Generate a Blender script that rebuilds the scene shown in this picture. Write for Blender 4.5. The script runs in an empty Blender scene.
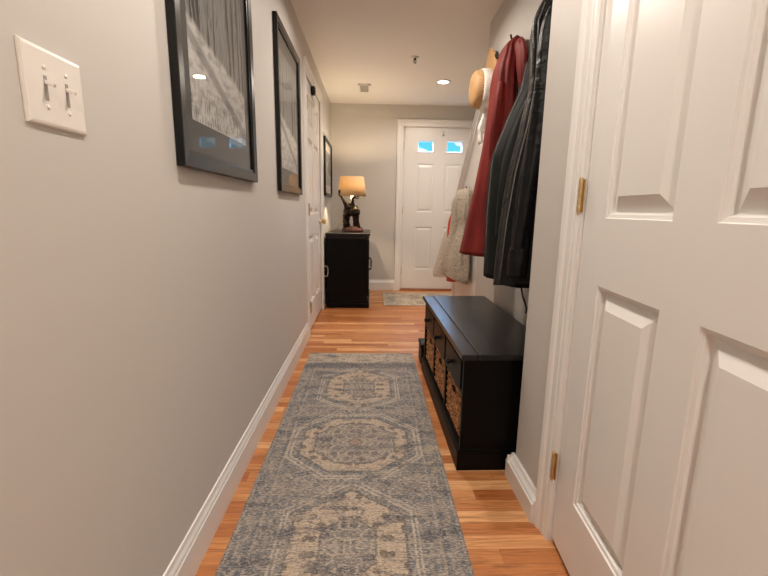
import bpy, math, random
from mathutils import Vector, Matrix, noise as mnoise
random.seed(7)
PI = math.pi
scene = bpy.context.scene
COL = scene.collection
WM = {}

# ------------------------------------------------------------------ helpers
def lin(r, g, b):
    def f(c):
        c /= 255.0
        return c / 12.92 if c <= .04045 else ((c + .055) / 1.055) ** 2.4
    return (f(r), f(g), f(b), 1.0)

class V:
    """a node socket (or number) with arithmetic"""
    def __init__(s, g, k): s.g, s.k = g, k
    def _m(s, op, *a): return s.g.math(op, s, *a)
    def __add__(s, o): return s._m('ADD', o)
    def __radd__(s, o): return s._m('ADD', o)
    def __sub__(s, o): return s._m('SUBTRACT', o)
    def __rsub__(s, o): return s.g.math('SUBTRACT', o, s)
    def __mul__(s, o): return s._m('MULTIPLY', o)
    def __rmul__(s, o): return s._m('MULTIPLY', o)
    def __truediv__(s, o): return s._m('DIVIDE', o)
    def abs(s): return s._m('ABSOLUTE')
    def floor(s): return s._m('FLOOR')
    def fract(s): return s._m('FRACT')
    def max(s, o): return s._m('MAXIMUM', o)
    def min(s, o): return s._m('MINIMUM', o)
    def gt(s, o): return s._m('GREATER_THAN', o)
    def lt(s, o): return s._m('LESS_THAN', o)
    def sin(s): return s._m('SINE')
    def step(s, a, b): return s.g.smooth(s, a, b)

class G:
    """node graph of one material"""
    def __init__(s, tree): s.t = tree; s.n = tree.nodes; s.l = tree.links
    def put(s, v, sock):
        if isinstance(v, V): s.l.new(v.k, sock)
        elif v is not None:
            try: sock.default_value = v
            except Exception: sock.default_value = tuple(v)[:3]
    def math(s, op, *a):
        n = s.n.new('ShaderNodeMath'); n.operation = op
        for i, x in enumerate(a): s.put(x, n.inputs[i])
        return V(s, n.outputs[0])
    def smooth(s, v, a, b):
        n = s.n.new('ShaderNodeMapRange'); n.interpolation_type = 'SMOOTHSTEP'
        s.put(v, n.inputs[0]); s.put(a, n.inputs[1]); s.put(b, n.inputs[2])
        return V(s, n.outputs[0])
    def coord(s, kind='Object'):
        n = s.n.new('ShaderNodeTexCoord'); return V(s, n.outputs[kind])
    def xyz(s, v):
        n = s.n.new('ShaderNodeSeparateXYZ'); s.put(v, n.inputs[0])
        return [V(s, o) for o in n.outputs]
    def vec(s, x, y=0, z=0):
        n = s.n.new('ShaderNodeCombineXYZ')
        for i, q in enumerate((x, y, z)): s.put(q, n.inputs[i])
        return V(s, n.outputs[0])
    def scale(s, v, sx, sy, sz):
        n = s.n.new('ShaderNodeMapping'); s.put(v, n.inputs[0]); n.inputs['Scale'].default_value = (sx, sy, sz)
        return V(s, n.outputs[0])
    def noise(s, v, sc, det=3, rough=.5, dist=0):
        n = s.n.new('ShaderNodeTexNoise'); s.put(v, n.inputs['Vector'])
        n.inputs['Scale'].default_value = sc; n.inputs['Detail'].default_value = det
        n.inputs['Roughness'].default_value = rough; n.inputs['Distortion'].default_value = dist
        return V(s, n.outputs[0])
    def white(s, v):
        n = s.n.new('ShaderNodeTexWhiteNoise'); n.noise_dimensions = '3D'; s.put(v, n.inputs['Vector'])
        return V(s, n.outputs['Value'])
    def voro(s, v, sc, feat='F1', out=0):
        n = s.n.new('ShaderNodeTexVoronoi'); n.feature = feat; s.put(v, n.inputs['Vector']); n.inputs['Scale'].default_value = sc
        return V(s, n.outputs[out])
    def mix(s, f, a, b, mode='MIX'):
        n = s.n.new('ShaderNodeMix'); n.data_type = 'RGBA'; n.blend_type = mode
        s.put(f, n.inputs[0]); s.put(a, n.inputs[6]); s.put(b, n.inputs[7])
        return V(s, n.outputs[2])
    def ramp(s, f, stops):
        n = s.n.new('ShaderNodeValToRGB'); e = n.color_ramp.elements
        while len(e) < len(stops): e.new(.5)
        for q, (p, c) in zip(e, stops): q.position = p; q.color = c
        s.put(f, n.inputs[0]); return V(s, n.outputs[0])
    def bump(s, h, strength=.3, dist=.002):
        n = s.n.new('ShaderNodeBump'); n.inputs['Strength'].default_value = strength; n.inputs['Distance'].default_value = dist
        s.put(h, n.inputs['Height']); return V(s, n.outputs[0])

def new_mat(name):
    m = bpy.data.materials.new(name); m.use_nodes = True
    g = G(m.node_tree); b = m.node_tree.nodes['Principled BSDF']
    return m, g, b

def simple(name, col, rough=.5, metal=0, bump=None, vary=0, coat=0, spec=.5):
    m, g, b = new_mat(name)
    co = g.coord()
    if vary:
        v = g.noise(co, 9, 3)
        c2 = tuple(min(1, c * (1 + vary)) for c in col[:3]) + (1,); c1 = tuple(c * (1 - vary) for c in col[:3]) + (1,)
        g.put(g.mix(g.smooth(v, .3, .7), c1, c2), b.inputs['Base Color'])
    else:
        g.put(g.mix(g.noise(co, 3, 2), col, tuple(c * .97 for c in col[:3]) + (1,)), b.inputs['Base Color'])
    b.inputs['Roughness'].default_value = rough; b.inputs['Metallic'].default_value = metal
    b.inputs['Coat Weight'].default_value = coat; b.inputs['Specular IOR Level'].default_value = spec
    if bump:
        sc, st, di = bump
        g.put(g.bump(g.noise(co, sc, 4), st, di), b.inputs['Normal'])
    return m

class MB:
    def __init__(s): s.v = []; s.f = []; s.sm = []
    def add(s, vs, fs, smooth=False):
        o = len(s.v); s.v += [Vector(p) for p in vs]
        for f in fs: s.f.append([o + i for i in f]); s.sm.append(smooth)
        return s
    def box(s, lo, hi, M=None):
        x0, y0, z0 = lo; x1, y1, z1 = hi
        vs = [(x0,y0,z0),(x1,y0,z0),(x1,y1,z0),(x0,y1,z0),(x0,y0,z1),(x1,y0,z1),(x1,y1,z1),(x0,y1,z1)]
        if M: vs = [M @ Vector(p) for p in vs]
        return s.add(vs, [(0,3,2,1),(4,5,6,7),(0,1,5,4),(1,2,6,5),(2,3,7,6),(3,0,4,7)])
    def prism(s, poly, a, b, fn):
        """poly: 2-D outline; fn(u, v, w) -> point; extruded from w=a to w=b"""
        n = len(poly); vs = [fn(u, v, a) for u, v in poly] + [fn(u, v, b) for u, v in poly]
        fs = [tuple(range(n))[::-1], tuple(range(n, 2 * n))] + [(i, (i+1) % n, n + (i+1) % n, n + i) for i in range(n)]
        return s.add(vs, fs)
    def loft(s, rings, smooth=True, cap=True, closed=True):
        n = len(rings[0]); vs = [p for r in rings for p in r]; fs = []
        for k in range(len(rings) - 1):
            for i in range(n if closed else n - 1):
                j = (i + 1) % n; fs.append((k*n+i, k*n+j, (k+1)*n+j, (k+1)*n+i))
        if cap: fs += [tuple(range(n))[::-1], tuple((len(rings)-1)*n + i for i in range(n))]
        return s.add(vs, fs, smooth)
    def lathe(s, prof, c, n=32, axis='z', smooth=True, cap=True):
        """prof: (radius, height) list"""
        rings = []
        for r, h in prof:
            q = []
            for i in range(n):
                a = 2 * PI * i / n; u, w = r * math.cos(a), r * math.sin(a)
                q.append({'z': (c[0]+u, c[1]+w, c[2]+h), 'x': (c[0]+h, c[1]+u, c[2]+w), 'y': (c[0]+u, c[1]+h, c[2]+w)}[axis])
            rings.append(q)
        return s.loft(rings, smooth, cap)
    def tube(s, pts, rad, n=10, smooth=True):
        pts = [Vector(p) for p in pts]; rad = rad if isinstance(rad, (list, tuple)) else [rad] * len(pts)
        up = Vector((.13, .21, .97)); rings = []
        for i, p in enumerate(pts):
            t = (pts[min(i+1, len(pts)-1)] - pts[max(i-1, 0)]).normalized()
            a = t.cross(up)
            if a.length < 1e-3: a = t.cross(Vector((1, 0, 0)))
            a.normalize(); b = t.cross(a)
            rings.append([p + rad[i] * (math.cos(2*PI*k/n) * a + math.sin(2*PI*k/n) * b) for k in range(n)])
        return s.loft(rings, smooth)
    def build(s, name, mat, parent=None, origin=(0,0,0), bevel=0, subsurf=0):
        me = bpy.data.meshes.new(name)
        M = WM[parent] if parent else Matrix.Translation(origin)
        Mi = M.inverted()
        me.from_pydata([tuple(Mi @ p) for p in s.v], [], s.f)
        me.polygons.foreach_set('use_smooth', s.sm); me.update()
        import bmesh
        bm = bmesh.new(); bm.from_mesh(me); bmesh.ops.recalc_face_normals(bm, faces=bm.faces); bm.to_mesh(me); bm.free()
        o = bpy.data.objects.new(name, me); COL.objects.link(o); me.materials.append(mat)
        if parent: o.parent = parent
        else: o.location = origin
        WM[o] = M
        if bevel:
            md = o.modifiers.new('bevel', 'BEVEL'); md.width = bevel; md.segments = 2; md.limit_method = 'ANGLE'; md.angle_limit = math.radians(40)
        if subsurf:
            md = o.modifiers.new('sub', 'SUBSURF'); md.levels = md.render_levels = subsurf
        return o

def tag(o, label=None, cat=None, group=None, kind=None):
    if label: o['label'] = label
    if cat: o['category'] = cat
    if group: o['group'] = group
    if kind: o['kind'] = kind
    return o
def empty(name, loc, rz=0, label=None, cat=None, group=None, kind=None):
    o = bpy.data.objects.new(name, None); COL.objects.link(o); o.location = loc; o.rotation_euler = (0, 0, rz)
    o.empty_display_size = .05
    WM[o] = Matrix.Translation(loc) @ Matrix.Rotation(rz, 4, 'Z')
    return tag(o, label, cat, group, kind)
def children(o): return [c for c in COL.objects if c.parent == o]
def copy_tree(o, parent=None):
    c = o.copy(); COL.objects.link(c)
    if parent: c.parent = parent
    for ch in children(o): copy_tree(ch, c)
    return c
def boxo(name, lo, hi, mat, parent=None, bevel=0, origin=None):
    if origin is None: origin = ((lo[0]+hi[0])/2, (lo[1]+hi[1])/2, lo[2])
    return MB().box(lo, hi).build(name, mat, parent, origin, bevel)

# ------------------------------------------------------------------ dimensions
XL = -.52      # left wall
XC = .80       # wall behind the coats
YF = 5.47      # far wall
ZC = 2.33      # ceiling
YB = -2.4      # back of the hall
XO = 1.78      # outer wall past the stair

# ------------------------------------------------------------------ materials
def paint(name, col, rough, orange=.06):
    m, g, b = new_mat(name)
    co = g.coord()
    n = g.noise(co, 220, 2)
    big = g.noise(co, 1.2, 2)
    g.put(g.mix(big, col, tuple(c * .96 for c in col[:3]) + (1,)), b.inputs['Base Color'])
    if orange > .01: g.put(g.bump(n, orange, .001), b.inputs['Normal'])
    b.inputs['Roughness'].default_value = rough
    return m
M_wall = paint('wall_paint', (.57, .545, .51, 1), .55)
M_ceil = paint('ceiling_paint', (.80, .775, .74, 1), .8)
M_white = paint('white_paint', (.76, .745, .725, 1), .34, .004)
M_black = simple('black_satin_paint', (.0022, .0022, .0023, 1), .42, bump=(60, .06, .001), spec=.14)
M_blacktop = simple('black_top_paint', (.006, .006, .007, 1), .30, bump=(14, .03, .002), spec=.42)
M_frame = simple('black_frame_lacquer', (.005, .005, .005, 1), .27, spec=.33)
M_brass = simple('brass', (.70, .53, .27, 1), .30, 1)
M_steel = simple('brushed_steel', (.6, .6, .6, 1), .25, 1)
M_plastic = simple('ivory_plastic', (.80, .765, .72, 1), .3)
M_slot = simple('slot_plastic', (.30, .28, .25, 1), .5)
M_dark = simple('dark_metal', (.02, .018, .016, 1), .35, .6)

def wood_floor():
    m, g, b = new_mat('oak_strip_floor')
    x, y, z = g.xyz(g.coord())
    w = .0572
    row = (y / w).floor(); fy = (y / w).fract()
    r1 = g.white(g.vec(row, 3.1, 0))
    L = r1 * .55 + .65
    px = (x + r1 * 7.3) / L
    idx = px.floor(); fx = px.fract()
    r = g.white(g.vec(row, idx, 1.7)); r2 = g.white(g.vec(row, idx, 9.2))
    base = g.ramp(r, [(0, lin(166, 100, 54)), (.2, lin(182, 116, 66)), (.55, lin(194, 129, 77)), (.8, lin(204, 142, 89)), (.91, lin(220, 164, 112)), (1, lin(230, 180, 128))])
    gv = g.vec(x * 2.2 + r * 40, y * 30 + r2 * 90, r * 17)
    grain = g.noise(gv, 2.2, 6, .62, .6)
    gv2 = g.vec(x * 1.1 + r2 * 31, y * 12, r2 * 23)
    cath = (g.noise(gv2, 2.6, 3, .5, 1.2) * 26).sin() * .5 + .5
    c = g.mix(g.smooth(grain, .46, .74) * .62, base, lin(104, 50, 20))
    c = g.mix(cath * .32, c, lin(146, 80, 38))
    fg = g.noise(g.vec(x * 6 + r * 11, y * 160 + r2 * 50, 0), 1, 3, .6)
    c = g.mix(g.smooth(fg, .52, .70) * .35, c, lin(112, 56, 26))
    knot = g.smooth(g.voro(g.vec(x * 2.3, y * 5.5, 0), 1.0), .10, .02) * r2.gt(.55)
    c = g.mix(knot * .75, c, lin(84, 46, 24))
    gap = (g.smooth(fy, .03, .0)).max(g.smooth(fy, .97, 1.0)).max(g.smooth(fx * L, .002, .0))
    c = g.mix(gap * .55, c, lin(96, 54, 28))
    g.put(c, b.inputs['Base Color'])
    g.put(grain * .12 + .34, b.inputs['Roughness'])
    g.put(g.bump(grain * .25 - gap, .25, .0012), b.inputs['Normal'])
    return m
M_floor = wood_floor()

def rug_mat():
    m, g, b = new_mat('distressed_medallion_weave')
    co = g.coord(); x, y, z = g.xyz(co)
    wob = (g.noise(co, 60, 2) - .5) * .012
    ax = x.abs() + wob
    per = .605
    yy = ((((y - .017) / per + .5).fract() - .5) * per).abs() + wob
    cell = ((y - .017) / per + .5).floor()
    mid = cell.abs().lt(.5)
    hw = mid * .052 + .190; hh = mid * .022 + .196
    d = (ax / hw).max(yy / hh).max((ax / hw + yy / hh) * .70)
    d = mid * d + (1 - mid) * ((ax / hw) * .5 + yy / hh * .72).max(ax / hw)
    inr = mid * .26 + .48
    mv = g.vec(ax, yy, 0)
    mot = g.voro(mv, 25, 'F1'); mot2 = g.voro(mv, 20, 'F1'); crack = g.voro(mv, 24, 'DISTANCE_TO_EDGE')
    blob = g.smooth(mot, .42, .30); ringm = g.smooth((mot2 - .38).abs(), .10, .04)
    lace = g.smooth(crack, .13, .03)
    blue = lin(120, 120, 122); navy = lin(84, 86, 94); beige = lin(184, 166, 147); brown = lin(120, 113, 107); rust = lin(156, 134, 120)
    c = g.mix(lace * .45, blue, beige)
    c = g.mix(ringm * .35, c, navy)
    chk = ((ax * 190).sin() * (yy * 200).sin()).gt(.25)
    sp = g.smooth(yy, .236, .246) * g.smooth(yy, .292, .28)
    c = g.mix(sp * chk * .45, c, beige)
    inside = g.smooth(d, 1.0, .985)
    band = inside * g.smooth(d - inr, -.01, .01)
    core = g.smooth(d - inr, .01, -.01)
    cb = g.mix(blob * .85, beige, lin(104, 94, 86))
    cb = g.mix(ringm * .45, cb, navy)
    c = g.mix(band, c, cb)
    cc = g.mix(lace * .70, lin(132, 126, 122), lin(178, 166, 150)); cc = g.mix(blob * .65, cc, lin(88, 88, 94)); cc = g.mix(ringm * .4, cc, rust)
    c = g.mix(core, c, cc)
    dd = ax / .045 + yy / .045
    c = g.mix(g.smooth(dd, 1.0, .95) * mid, c, rust)
    c = g.mix(g.smooth((dd - .72).abs(), .13, .06) * .7 * mid, c, navy)
    for r, q in ((0, 1), (1.0, 0), (1.14, 0), (1.22, 0)):
        t_ = d - inr if q else d - r
        c = g.mix(g.smooth(t_.abs(), .030, .012) * .75, c, lin(190, 178, 162) if r > 1 else lin(96, 94, 96))
    bord = g.smooth(ax, .300, .304)
    bz = ((y * 46).sin() * .006 + ax - .335).abs()
    cbd = g.mix(lace * .5, lin(100, 104, 112), lin(158, 152, 144)); cbd = g.mix(g.smooth(bz, .016, .008) * .35, cbd, beige)
    c = g.mix(bord * .7, c, cbd)
    for q in (.300, .370): c = g.mix(g.smooth((ax - q).abs(), .005, .003) * .4, c, beige)
    end = g.smooth(y, 1.02, 1.06)
    c = g.mix(end * .8, c, g.mix(blob * .6, lin(182, 168, 150), brown))
    c = g.mix(g.smooth((y - .97).abs(), .07, .03) * .75, c, navy)
    # wear: long streaks across, worn and inked patches
    st = g.noise(g.scale(co, 1.6, 9, 1), 2.0, 4, .6)
    c = g.mix(g.smooth(st, .48, .70) * .65, c, lin(168, 157, 143))
    ink = g.noise(g.scale(co, 2.6, 7, 1), 2.3, 3, .55)
    c = g.mix(g.smooth(ink, .52, .66) * .72, c, lin(80, 82, 91))
    hole = g.noise(g.scale(co, 1, 1.4, 1), 4.2, 2)
    c = g.mix(g.smooth(hole, .66, .74) * .55, c, lin(186, 170, 148))
    # weave
    fine = g.noise(g.scale(co, 80, 210, 1), 1.0, 3, .8)
    rowz = g.noise(g.scale(co, 14, 260, 1), 1.0, 2, .6)
    c = g.mix(g.smooth(fine, .50, .66) * .62, c, lin(206, 197, 183))
    c = g.mix(g.smooth(fine, .49, .34) * .78, c, lin(48, 46, 48))
    c = g.mix(g.smooth(rowz, .52, .66) * .42, c, lin(66, 68, 74))
    g.put(c, b.inputs['Base Color']); b.inputs['Roughness'].default_value = .95; b.inputs['Specular IOR Level'].default_value = .15
    g.put(g.bump(fine + rowz, .35, .002), b.inputs['Normal'])
    return m
M_rug = rug_mat()

def mat_mat():
    m, g, b = new_mat('speckled_door_mat_weave')
    co = g.coord(); x, y, z = g.xyz(co)
    f = g.noise(g.scale(co, 60, 90, 1), 1, 3, .7); n = g.noise(co, 5, 3); v = g.voro(co, 16, 'DISTANCE_TO_EDGE')
    c = g.mix(g.smooth(n, .4, .65), lin(186, 172, 154), lin(152, 140, 128))
    c = g.mix(g.smooth(v, .12, .03) * .5, c, lin(104, 98, 94)); c = g.mix(g.smooth(f, .5, .7) * .5, c, lin(96, 92, 88))
    edge = (x.abs().gt(.55)).max(y.abs().gt(.335))
    c = g.mix(edge * .8, c, lin(178, 160, 140))
    g.put(c, b.inputs['Base Color']); b.inputs['Roughness'].default_value = .95
    g.put(g.bump(f, .4, .003), b.inputs['Normal'])
    return m
M_mat = mat_mat()

def wicker_mat():
    m, g, b = new_mat('water_hyacinth_weave')
    co = g.coord()
    n = g.noise(g.scale(co, 1, 1, 1), 42, 4, .7); s2 = g.noise(g.scale(co, 30, 30, 90), 1, 3)
    c = g.ramp(n, [(.30, lin(58, 34, 18)), (.45, lin(132, 84, 46)), (.58, lin(200, 142, 88)), (.74, lin(238, 192, 134))])
    c = g.mix(g.smooth(s2, .55, .75) * .6, c, lin(84, 54, 30))
    g.put(c, b.inputs['Base Color']); b.inputs['Roughness'].default_value = .65
    g.put(g.bump(n, .5, .003), b.inputs['Normal'])
    return m
M_wicker = wicker_mat()

def cloth(name, c1, c2, rough, fold=(7, .6, .02), weave=(400, .3, .0006), sheen=0, zs=1.0, spec=.4):
    m, g, b = new_mat(name)
    co = g.coord()
    big = g.noise(g.scale(co, 1, 1, zs), fold[0], 4, .55, .7)
    w = g.noise(co, weave[0], 2)
    g.put(g.mix(g.smooth(big, .35, .68), c1, c2), b.inputs['Base Color'])
    b.inputs['Roughness'].default_value = rough; b.inputs['Sheen Weight'].default_value = sheen; b.inputs['Specular IOR Level'].default_value = spec
    g.put(g.bump(big * fold[2] * 40 + w * .12, fold[1], .012), b.inputs['Normal'])
    return m
M_red = cloth('red_twill', (.150, .012, .010, 1), (.225, .022, .016, 1), .6, (9, .45, .02), zs=.45, spec=.25)
M_grey = cloth('charcoal_softshell', (.009, .0105, .010, 1), (.016, .018, .017, 1), .75, (8, .35, .02), zs=.4, spec=.2)
M_nylon = cloth('black_nylon', (.0045, .0045, .005, 1), (.008, .008, .0085, 1), .38, (11, .75, .028), zs=1.7, spec=.2)
M_piping = simple('grey_piping', (.16, .16, .155, 1), .5)
M_strap = simple('black_webbing', (.012, .012, .012, 1), .7)
M_orange = cloth('orange_red_fabric', (.50, .055, .030, 1), (.58, .075, .040, 1), .7, (10, .4, .02))
def fleece_mat(name, a, bb):
    m, g, b = new_mat(name)
    co = g.coord(); n = g.noise(co, 75, 4, .7); v = g.voro(co, 70, 'SMOOTH_F1')
    g.put(g.mix(g.smooth(n, .3, .7), a, bb), b.inputs['Base Color']); b.inputs['Roughness'].default_value = .95
    b.inputs['Sheen Weight'].default_value = .3; b.inputs['Specular IOR Level'].default_value = .1
    g.put(g.bump(n - v * .8, 1.0, .02), b.inputs['Normal']); return m
M_fleece = fleece_mat('sherpa_fleece', lin(176, 160, 140), lin(214, 200, 180))
M_cream = fleece_mat('cream_fleece', lin(206, 196, 178), lin(230, 222, 206))
M_scarf = cloth('white_crinkled_cotton', (.70, .67, .62, 1), (.80, .77, .72, 1), .8, (26, .6, .02))
def straw_mat():
    m, g, b = new_mat('woven_straw')
    x, y, z = g.xyz(g.coord())
    w = ((z * 420).sin() * (y * 420).sin()) * .5 + .5; n = g.noise(g.coord(), 30, 3)
    g.put(g.mix(w * .5 + n * .3, lin(168, 124, 80), lin(216, 178, 128)), b.inputs['Base Color']); b.inputs['Roughness'].default_value = .6
    g.put(g.bump(w, .4, .002), b.inputs['Normal']); return m
M_straw = straw_mat()
M_bronze = simple('dark_bronze', (.030, .020, .014, 1), .38, .75, bump=(38, .8, .012), vary=.4)
M_stone = simple('carved_reddish_rock', lin(104, 66, 52), .7, bump=(60, .8, .006), vary=.45)
def shade_mat():
    m, g, b = new_mat('linen_lamp_shade')
    x, y, z = g.xyz(g.coord())
    th = g.noise(g.scale(g.coord(), 200, 200, 260), 1, 2)
    out = m.node_tree.nodes['Material Output']
    d = g.n.new('ShaderNodeBsdfDiffuse'); t = g.n.new('ShaderNodeBsdfTranslucent'); mx = g.n.new('ShaderNodeMixShader')
    c = g.mix(th, (.78, .66, .46, 1), (.84, .73, .53, 1))
    g.put(c, d.inputs[0]); g.put(g.mix(th, (.30, .215, .100, 1), (.33, .24, .115, 1)), t.inputs[0]); mx.inputs[0].default_value = .5
    g.l.new(d.outputs[0], mx.inputs[1]); g.l.new(t.outputs[0], mx.inputs[2]); g.l.new(mx.outputs[0], out.inputs[0])
    g.n.remove(b); return m
M_shade = shade_mat()
def emit_mat(name, col, s):
    m, g, b = new_mat(name); b.inputs['Base Color'].default_value = (.8, .8, .8, 1)
    b.inputs['Emission Color'].default_value = col; b.inputs['Emission Strength'].default_value = s; return m
M_lens = emit_mat('lit_lens', (1, .82, .62, 1), 14)
M_bulb = emit_mat('lit_bulb', (1, .72, .42, 1), 6)
def glass_mat(name, f0=.042, tint=(1, 1, 1, 1), rough=0.0):
    m, g, b = new_mat(name); out = m.node_tree.nodes['Material Output']
    t = g.n.new('ShaderNodeBsdfTransparent'); gl = g.n.new('ShaderNodeBsdfGlossy'); mx = g.n.new('ShaderNodeMixShader')
    ge = g.n.new('ShaderNodeNewGeometry'); dt = g.n.new('ShaderNodeVectorMath'); dt.operation = 'DOT_PRODUCT'
    g.l.new(ge.outputs['Normal'], dt.inputs[0]); g.l.new(ge.outputs['Incoming'], dt.inputs[1])
    k = 1 - V(g, dt.outputs['Value']).abs()
    f = g.math('POWER', k, 5.0) * (1 - f0) + f0
    t.inputs[0].default_value = tint; gl.inputs['Roughness'].default_value = rough
    g.put(f * .65, mx.inputs[0]); g.l.new(t.outputs[0], mx.inputs[1]); g.l.new(gl.outputs[0], mx.inputs[2]); g.l.new(mx.outputs[0], out.inputs[0])
    g.n.remove(b); return m
M_glass = glass_mat('picture_glass', .04)
M_pane = glass_mat('door_lite_glass', .04, (.95, .98, 1, 1))

def photo_mat(name, seed, hw, hh):
    """black and white winter woodland print: pale snow below, bare trunks above"""
    m, g, b = new_mat(name)
    x, y, z = g.xyz(g.coord())
    u = y / hw * .5 + .5; v = z / hh * .5          # origin at the bottom edge: v 0..1
    wob = g.noise(g.vec(u * 2, v * 3, seed), 2, 3) * .05
    t1 = g.noise(g.vec((u + wob) * 26, v * 1.0, seed), 1, 2, .5); t2 = g.noise(g.vec((u + wob * 2) * 60, v * 6, seed + 4), 1, 4, .7)
    hor = u * -.16 + .40 + g.noise(g.vec(u * 3, 0, seed), 2, 2) * .12
    above = g.smooth(v - hor, -.02, .03)
    trunks = g.smooth(t1, .54, .60); twig = g.smooth(t2, .50, .62)
    sky = g.mix(twig * .8, lin(118, 118, 116), lin(44, 43, 42)); sky = g.mix(trunks, sky, lin(18, 18, 18))
    sn = g.noise(g.vec(u * 9, v * 26, seed), 1, 4, .6)
    path = g.smooth(((v - .12) - u * -.35 - .28).abs(), .05, .015)
    snow = g.mix(g.smooth(sn, .40, .70) * .6, lin(180, 179, 176), lin(96, 95, 94)); snow = g.mix(path * .6, snow, lin(70, 68, 68))
    grass = g.smooth(g.noise(g.vec(u * 60, v * 14, seed), 1, 3), .5, .62) * g.smooth(v, .28, .1)
    snow = g.mix(grass * .7, snow, lin(60, 58, 58))
    g.put(g.mix(above, snow, sky), b.inputs['Base Color']); b.inputs['Roughness'].default_value = .8
    return m

# ------------------------------------------------------------------ the setting
def struct(o, label, cat): return tag(o, label, cat, kind='structure')
struct(boxo('floor', (XL - .2, YB - .1, -.05), (XO + .1, YF + .12, 0), M_floor, origin=(0, 0, 0)), 'honey oak strip floor with boards running across the hall', 'floor')
struct(boxo('ceiling', (XL - .2, YB - .1, ZC), (XO + .1, YF + .12, ZC + .06), M_ceil, origin=(0, 0, ZC)), 'flat beige white painted ceiling of the hallway', 'ceiling')
# left wall with the opening of its door
OY0, OY1, OZ = 3.405, 4.335, 2.085
w = MB(); T = .12
w.box((XL - T, YB, 0), (XL, OY0, ZC)).box((XL - T, OY1, 0), (XL, YF, ZC)).box((XL - T, OY0, OZ), (XL, OY1, ZC)).box((XL - T - .02, OY0 - .05, 0), (XL - T, OY1 + .05, OZ))
struct(w.build('wall_left', M_wall), 'long greige wall on the left with the light switch and pictures', 'wall')
# far wall with the opening of the entrance door
FX0, FX1, FZ = .375, 1.338, 2.085
w = MB()
w.box((XL - T, YF, 0), (FX0, YF + T, ZC)).box((FX1, YF, 0), (XO, YF + T, ZC)).box((FX0, YF, FZ), (FX1, YF + T, ZC))
struct(w.build('wall_far', M_wall), 'greige wall at the end of the hall around the entrance door', 'wall')
# right wall: coat wall, its return, the strip beside the bench, the piece round the near door
A2 = Vector((.586, 1.505, 0)); B2 = Vector((.590, 1.182, 0)); DY1, DY0 = 1.182, .28
w = MB(); UP = lambda u, v, s: (u, v, s)
w.prism([(A2.x, A2.y), (XC, 1.505), (.93, 1.505), (.93, 1.182), (B2.x, B2.y)], 0, ZC, UP)
w.box((.595, DY0, 2.08), (.70, DY1, ZC)).box((.595, YB, 0), (.70, DY0, ZC))
w.box((1.05, DY0 - .1, 0), (1.10, DY1 + .3, ZC))
struct(w.build('wall_right', M_wall), 'greige wall strip beside the near door on the right', 'wall')
struct(boxo('wall_coats', (XC, 1.505, 0), (XC + .12, 3.13, ZC), M_wall), 'greige wall behind the hanging coats and the bench', 'wall')
# stair side panel with a sloping top
line = lambda y: 1.822 - (y - 3.30) * .97
YE = 4.04
w = MB(); w.prism([(3.13, 0), (YE, 0), (YE, line(YE)), (3.13, line(3.13))], XC + .006, XC + .10, lambda u, v, s: (s, u, v))
struct(w.build('wall_stairs', M_white), 'white sloping stair side panel beyond the coats', 'wall')
w = MB()
for off, dep, wd in ((.0, .020, .030), (.030, .012, .045), (.105, .008, .012)):
    w.prism([(3.13, line(3.13) - off), (YE, line(YE) - off), (YE, line(YE) - off - wd), (3.13, line(3.13) - off - wd)], XC + .006 - dep, XC + .008, lambda u, v, s: (s, u, v))
w.prism([(3.13, line(3.13) + .018), (YE + .015, line(YE + .015) + .018), (YE + .015, line(YE + .015)), (3.13, line(3.13))], XC - .022, XC + .115, lambda u, v, s: (s, u, v))
w.box((XC - .004, YE - .07, 0), (XC + .008, YE + .004, line(YE) - .08))
struct(w.build('trim_1', M_white, None, (0, 0, 0), .002), 'white moulded trim following the slope of the stair', 'trim')
struct(boxo('wall_outer', (XO, YB, 0), (XO + .1, YF, ZC), M_wall), 'wall on the far side of the stair', 'wall')
struct(boxo('wall_back', (XL - T, YB - .1, 0), (XO, YB, ZC), M_wall), 'wall behind the viewer closing the hall', 'wall')

# baseboards: profile (out, up)
BB = [(0, 0), (.014, 0), (.014, .100), (.011, .104), (.011, .112), (.006, .124), (.004, .138), (0, .140)]
def baseboard(name, a, b, label, sc=1.0, tk=1.0):
    a = Vector(a); b = Vector(b); d = (b - a).normalized(); n = Vector((d.y, -d.x, 0))
    w = MB(); w.prism([(o * tk, z * sc) for o, z in BB], 0, (b - a).length, lambda u, v, s: a + d * s + n * u + Vector((0, 0, v)))
    return struct(w.build(name, M_white, None, tuple(a)), label, 'baseboard')
# direction chosen so that n points into the hall
baseboard('baseboard_left', (XL, YB, 0), (XL, 3.315, 0), 'white baseboard along the left wall')
baseboard('baseboard_far', (XL, YF, 0), (.312, YF, 0), 'white baseboard behind the black cabinet on the far wall')
baseboard('baseboard_left_far', (XL, 4.425, 0), (XL, YF, 0), 'short white baseboard behind the black cabinet')
du = (B2 - A2).normalized(); nn = Vector((du.y, -du.x, 0))
E0 = A2 - du * .018; E1 = B2 - du * .072
baseboard('baseboard_right', tuple(E0), tuple(E1), 'short white baseboard on the wall strip beside the bench', .72, 2.3)
w = MB(); w.prism([(o * 1.0, z * .72) for o, z in BB], -.032, .20, lambda u, v, s: (A2.x + s, A2.y + u, v))
struct(w.build('baseboard_return', M_white, None, (.56, 1.5, 0)), 'white baseboard turning the corner behind the bench end', 'baseboard')
baseboard('baseboard_coats', (XC, 3.13, 0), (XC, 1.52, 0), 'white baseboard behind the bench')

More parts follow.
